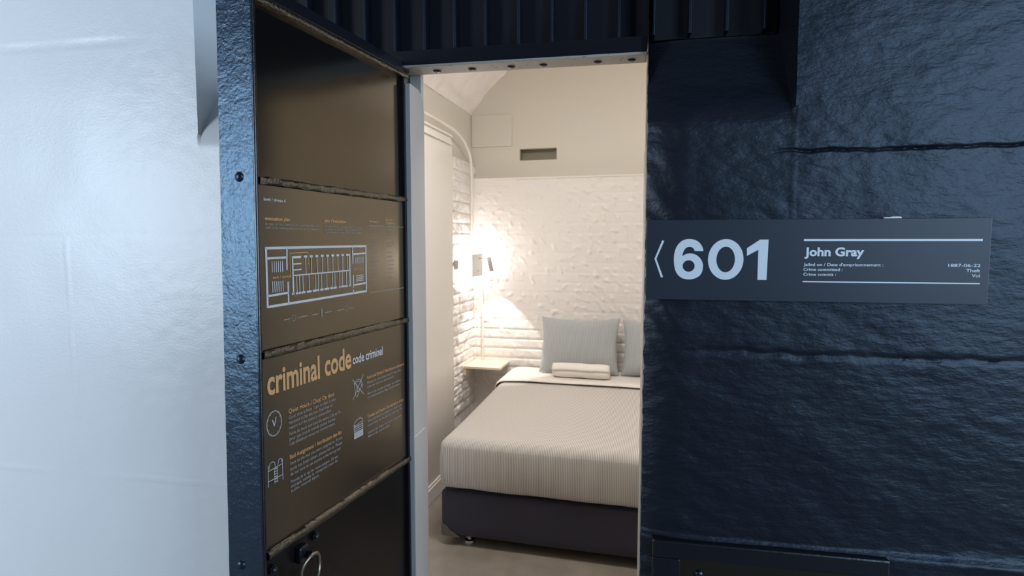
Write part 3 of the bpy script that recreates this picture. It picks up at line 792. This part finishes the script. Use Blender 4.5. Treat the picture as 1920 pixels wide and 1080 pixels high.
for f in bm.faces:
    for l in f.loops:
        p = l.vert.co; side = 0
        c = f.calc_center_median()
        u = p.x
        if c.x < BA0 + .012 and abs(f.normal.x) > .7: u = BA0 - (.58 - p.z)
        elif c.x > BA1 - .012 and abs(f.normal.x) > .7: u = BA1 + (.58 - p.z)
        l[uvl].uv = (u, p.y)
for v in bm.verts: v.co = cover(v.co.copy())
o = put('bedspread', bm, M['spread']); tag(o, 'beige bedspread with thin dark stripes tucked over the bed foot', 'bedspread')
so = o.modifiers.new('thick', 'SOLIDIFY'); so.thickness = .006; so.offset = -1

# white sheet: covers the head half and folds back over the bedspread
bm = bmesh.new()
N = 60
def sheet(u, v):
    """u across the bed, v from under the fold to the head"""
    a = BA0 - .006 + u * (BA1 - BA0 + .012)
    drop = 0; r = .06
    for edge, s in ((BA0 - .006, 1), (BA1 + .006, -1)):
        pass
    return a, v
us = [-.14 + i / 70 * 1.28 for i in range(71)]
prof = [(2.352, .010), (2.326, .010), (2.312, .011), (2.308, .016), (2.314, .023), (2.330, .028), (2.36, .029), (2.42, .027), (2.52, .026), (2.62, .026), (2.72, .024), (2.765, .020), (2.775, -.02), (2.776, -.2)]
wid = BA1 - BA0
def sh(u, i):
    b, dz = prof[int(i)]
    a = BA0 + u * wid; z0 = top_z(b) + dz; r = .055
    # roll over the long sides
    for s, edge in ((-1, BA0), (1, BA1)):
        d = (a - edge) * s + r
        if d > 0:
            if d < r * PI / 2:
                ang = d / r; a = edge - s * r + s * (r + .024) * math.sin(ang); z0 = z0 - r * (1 - math.cos(ang))
            else:
                a = edge + s * .024; z0 = z0 - r - (d - r * PI / 2)
            break
    b2 = b + (.018 * (.5 + .5 * nz(u * 2.1, 3, 1)) + .01 * (u - .3)) * (1 if i < 6 else 0) - (.02 * math.exp(-((u - .02) / .05) ** 2) if i < 6 else 0)
    return (a, b2, z0 + .003 * nz(u * 9, b * 6, 5))
grid(bm, us, list(range(len(prof))), sh)
bmesh.ops.recalc_face_normals(bm, faces=bm.faces)
o = put('bed_sheet', bm, M['linen']); tag(o, 'white sheet folded back over the head end of the bedspread', 'sheet')
sb = o.modifiers.new('soft', 'SUBSURF'); sb.levels = 1; sb.render_levels = 1
so = o.modifiers.new('thick', 'SOLIDIFY'); so.thickness = .004; so.offset = -1

def pillow_bm(w, hgt, t, seed):
    bm = bmesh.new(); n = 30
    uv = bm.loops.layers.uv.new('bedding')
    S = []
    for side in (1, -1):
        G = []
        for j in range(n + 1):
            row = []
            for i in range(n + 1):
                u = -1 + 2 * i / n; v = -1 + 2 * j / n
                pin_u = 1 - .075 * (1 - v * v); pin_v = 1 - .13 * (1 - u * u) * (1 if v > 0 else .35)
                x = u * w / 2 * pin_u; z = v * hgt / 2 * pin_v
                f_ = max(0, (1 - abs(u) ** 2.6)) ** .55 * max(0, (1 - abs(v) ** 2.4)) ** .55
                y = -side * t / 2 * f_ * (1 - .16 * v)
                wr = .006 * nz(u * 2 + seed, v * 2, side) + .005 * abs(nz((u - v) * 3 + seed, (u + v) * 1.2, 7)) * (abs(u * v) + .2)
                y += -side * wr * min(1, f_ * 2.5)
                row.append(((x, y, z), (x, z), abs(u) == 1 or abs(v) == 1))
            G.append(row)
        S.append(G)
    V = {}
    def vert(s, i, j):
        p, q, e = S[s][j][i]; k = (0 if e else s, i, j)
        if k not in V: V[k] = bm.verts.new(p)
        return V[k]
    for s in (0, 1):
        for j in range(n):
            for i in range(n):
                ids = [(i, j), (i + 1, j), (i + 1, j + 1), (i, j + 1)]
                if s: ids = ids[::-1]
                try:
                    f = bm.faces.new([vert(s, *q) for q in ids])
                    for l, q in zip(f.loops, ids): l[uv].uv = S[s][q[1]][q[0]][1]
                except ValueError: pass
    bmesh.ops.recalc_face_normals(bm, faces=bm.faces)
    return bm
def pillow(a, b, z, w, hgt, tilt, yaw, seed, label):
    o = link('pillow', pillow_bm(w, hgt, .17, seed), M['pillow'], None, ROOM @ Matrix.Translation((a, b, z)) @ Matrix.Rotation(yaw, 4, 'Z') @ Matrix.Rotation(tilt, 4, 'X'), True)
    sb = o.modifiers.new('soft', 'SUBSURF'); sb.levels = 1; sb.render_levels = 1
    return tag(o, label, 'pillow', 'pillows at the bed head')
pillow(-.470, 2.625, .846, .60, .43, -.30, .02, 1.3, 'grey striped pillow leaning on the brick wall nearer the bedside shelf')
pillow(.130, 2.635, .842, .60, .42, -.30, -.03, 5.1, 'grey striped pillow on the side of the bed nearer the door opening edge')

def towel(a, label, seed):
    bm = bmesh.new()
    # spiral roll, squashed on top
    turns = 2.6; n = 70; L = .40; pts = []
    for i in range(n + 1):
        t = i / n * turns * 2 * PI; r = .012 + .0395 * (i / n) ** .8
        pts.append((r * math.cos(t - .9) * 1.18, r * math.sin(t - .9)))
    nxs = 22
    def P(u, i):
        p = pts[int(i)]; e = 1 - .10 * (abs(2 * u - 1) ** 8)
        sag = .004 * nz(u * 5 + seed, i * .05, 2)
        return ((u - .5) * L, p[0] * e + sag, p[1] * e + sag + .002 * nz(u * 9, i * .1, seed))
    grid(bm, [i / nxs for i in range(nxs + 1)], list(range(n + 1)), P)
    o = link('rolled_towel', bm, M['terry'], None, ROOM @ Matrix.Translation((a, 2.442, .6915)), True)
    so = o.modifiers.new('thick', 'SOLIDIFY'); so.thickness = .010; so.offset = 0
    return tag(o, label, 'towel', 'rolled towels on the bed')
towel(-.432, 'rolled white towel in front of the pillow nearer the shelf', 1)
towel(.185, 'rolled white towel cut off by the dark edge of the doorway', 4)

# ------------------------------------------------------------------ bedside shelf, lamp, switch, pipe, vent
sf = empty('bedside_shelf', mat4=ROOM @ Matrix.Translation((-1.19, 2.70, .64))); tag(sf, 'small pale plywood shelf in the corner beside the bed', 'shelf')
FI = Matrix.Translation((1.19, -2.70, -.64))
bm = bmesh.new(); box(bm, -1.345, -1.056, 2.547, 2.845, .640, .658, bev=.002)
link('shelf_board', bm, M['ply'], sf, FI)
link('cleat', boxbm(-1.375, -1.332, 2.56, 2.84, .585, .640, bev=.002), M['ply'], sf, FI)
link('cleat', boxbm(-1.33, -1.07, 2.812, 2.845, .600, .640, bev=.002), M['ply'], sf, FI)

lp = empty('reading_lamp', mat4=ROOM @ Matrix.Translation((-1.33, 2.62, 1.43))); tag(lp, 'grey wall reading lamp glowing on the white brick above the shelf', 'lamp')
LI = Matrix.Translation((1.33, -2.62, -1.43))
link('front_plate', boxbm(-1.262, -1.250, 2.478, 2.742, 1.345, 1.516, bev=.003), M['lamp_grey'], lp, LI)
link('mount_plate', boxbm(-1.37, -1.318, 2.54, 2.70, 1.39, 1.47, bev=.003), M['plate_grey'], lp, LI)
bm = bmesh.new()
cyl(bm, (-1.32, 2.62, 1.43), (-1.262, 2.62, 1.43), .02); link('standoff', bm, M['lamp_grey'], lp, LI)
bm = bmesh.new(); box(bm, -1.268, -1.263, 2.50, 2.72, 1.36, 1.366); box(bm, -1.268, -1.263, 2.50, 2.72, 1.494, 1.50); box(bm, -1.268, -1.263, 2.49, 2.496, 1.366, 1.494); box(bm, -1.268, -1.263, 2.724, 2.73, 1.366, 1.494)
link('light_strip', bm, M['led'], lp, LI)
bm = bmesh.new(); tube(bm, [(-1.250, 2.66, 1.480), (-1.20, 2.665, 1.482), (-1.175, 2.668, 1.480)], .007)
link('arm', bm, M['lamp_grey'], lp, LI, True)
bm = bmesh.new(); box(bm, -.013, .013, -.016, .016, -.105, .004, bev=.004)
o = link('lamp_head', bm, M['head_grey'], lp, LI @ Matrix.Translation((-1.178, 2.668, 1.484)) @ Matrix.Rotation(-.22, 4, 'Y')); 
bm = bmesh.new(); dome(bm, (-1.2495, 2.62, 1.385), .006, .006, 'X', 1); link('switch_button', bm, M['plate_grey'], lp, LI, True)
bm = bmesh.new()
pts = [(-1.30, 2.80, 1.38), (-1.28, 2.812, 1.32), (-1.273, 2.812, 1.0), (-1.273, 2.810, .70), (-1.273, 2.80, .665)]
tube(bm, catmull(pts, 6), .0065)
pts = [(-1.262, 2.79, .60), (-1.256, 2.775, .56), (-1.236, 2.77, .505), (-1.19, 2.77, .463), (-1.13, 2.77, .452), (-1.07, 2.77, .478), (-1.035, 2.78, .54), (-1.03, 2.80, .60)]
tube(bm, catmull(pts, 6), .0065)
link('cord', bm, M['cord'], lp, LI, True)['label'] = 'white cord hanging down the brick corner'
def lamp_light(name, kind, loc, power, size, col):
    l = bpy.data.lights.new(name, kind); l.energy = power; l.color = col; l.shadow_soft_size = size
    o = bpy.data.objects.new(name, l); C.objects.link(o); o.location = loc; return o
for b_, z_, p_ in ((2.61, 1.545, 2.0), (2.61, 1.315, .9), (2.44, 1.43, 1.6), (2.765, 1.43, 1.5)):
    lamp_light('reading_lamp_glow', 'POINT', rm(-1.282, b_, z_), p_, .02, (1, .93, .89))
lamp_light('right_side_fill', 'POINT', rm(.86, 2.58, 1.45), 3, .05, (1, .93, .89))  # unseen light added opposite the lamp to brighten the right wall
sp = lamp_light('reading_lamp_spot', 'SPOT', rm(-1.155, 2.668, 1.372), 17, .010, (1, .93, .84))
sp.data.spot_size = math.radians(72); sp.data.spot_blend = .12
sp.rotation_euler = (Vector(rm(-1.13, 2.70, .6)) - sp.location).to_track_quat('-Z', 'Y').to_euler()

bm = bmesh.new(); box(bm, -1.36, -1.322, 2.375, 2.455, 1.408, 1.470, bev=.003)
sw = link('wall_switch', bm, M['plate_grey'], None, ROOM); tag(sw, 'small grey switch plate on the rough brick left of the lamp', 'switch')
bm = boxbm(-1.323, -1.317, 2.40, 2.43, 1.425, 1.453, bev=.002); link('rocker', bm, M['plate_grey'], sw)

bm = bmesh.new()
pts = [(-1.320, .30, 2.392), (-1.320, 2.20, 2.392)] ; arc = [(-1.320, 2.20 + .56 * .85 * math.sin(t), 2.392 - .20 * (1 - math.cos(t))) for t in [i * PI / 2 / 10 for i in range(1, 11)]]
pts += arc + [(-1.320, 2.69, 2.0), (-1.320, 2.69, 1.72), (-1.325, 2.66, 1.50)]
tube(bm, pts, .011)
tag(put('conduit_pipe', bm, M['cord']), 'thin white painted conduit along the upper left wall bending down in the corner', 'pipe')

vt = empty('air_vent', mat4=ROOM @ Matrix.Translation((-.838, BB, SZ0))); tag(vt, 'narrow olive-grey vent slot sunk in the upper back wall', 'vent')
VI = Matrix.Translation((.838, -BB, -SZ0))
bm = bmesh.new()
t = .006; a0, a1, z0, z1 = SA0, SA1, SZ0, SZ1
box(bm, a0 - t, a0, BB - .001, BB + .09, z0 - t, z1 + t); box(bm, a1, a1 + t, BB - .001, BB + .09, z0 - t, z1 + t)
box(bm, a0, a1, BB - .001, BB + .09, z0 - t, z0); box(bm, a0, a1, BB - .001, BB + .09, z1, z1 + t)
link('sleeve', bm, M['vent'], vt, VI); link('damper', boxbm(a0, a1, BB + .07, BB + .08, z0, z1), M['vent'], vt, VI)
# boarded hatch high on the back wall
bm = bmesh.new(); box(bm, A0 + .01, -1.048, BB - .012, BB, 2.356, 2.60, bev=.002)
struct(link('trim_6', bm, M['cream'], mw=ROOM))
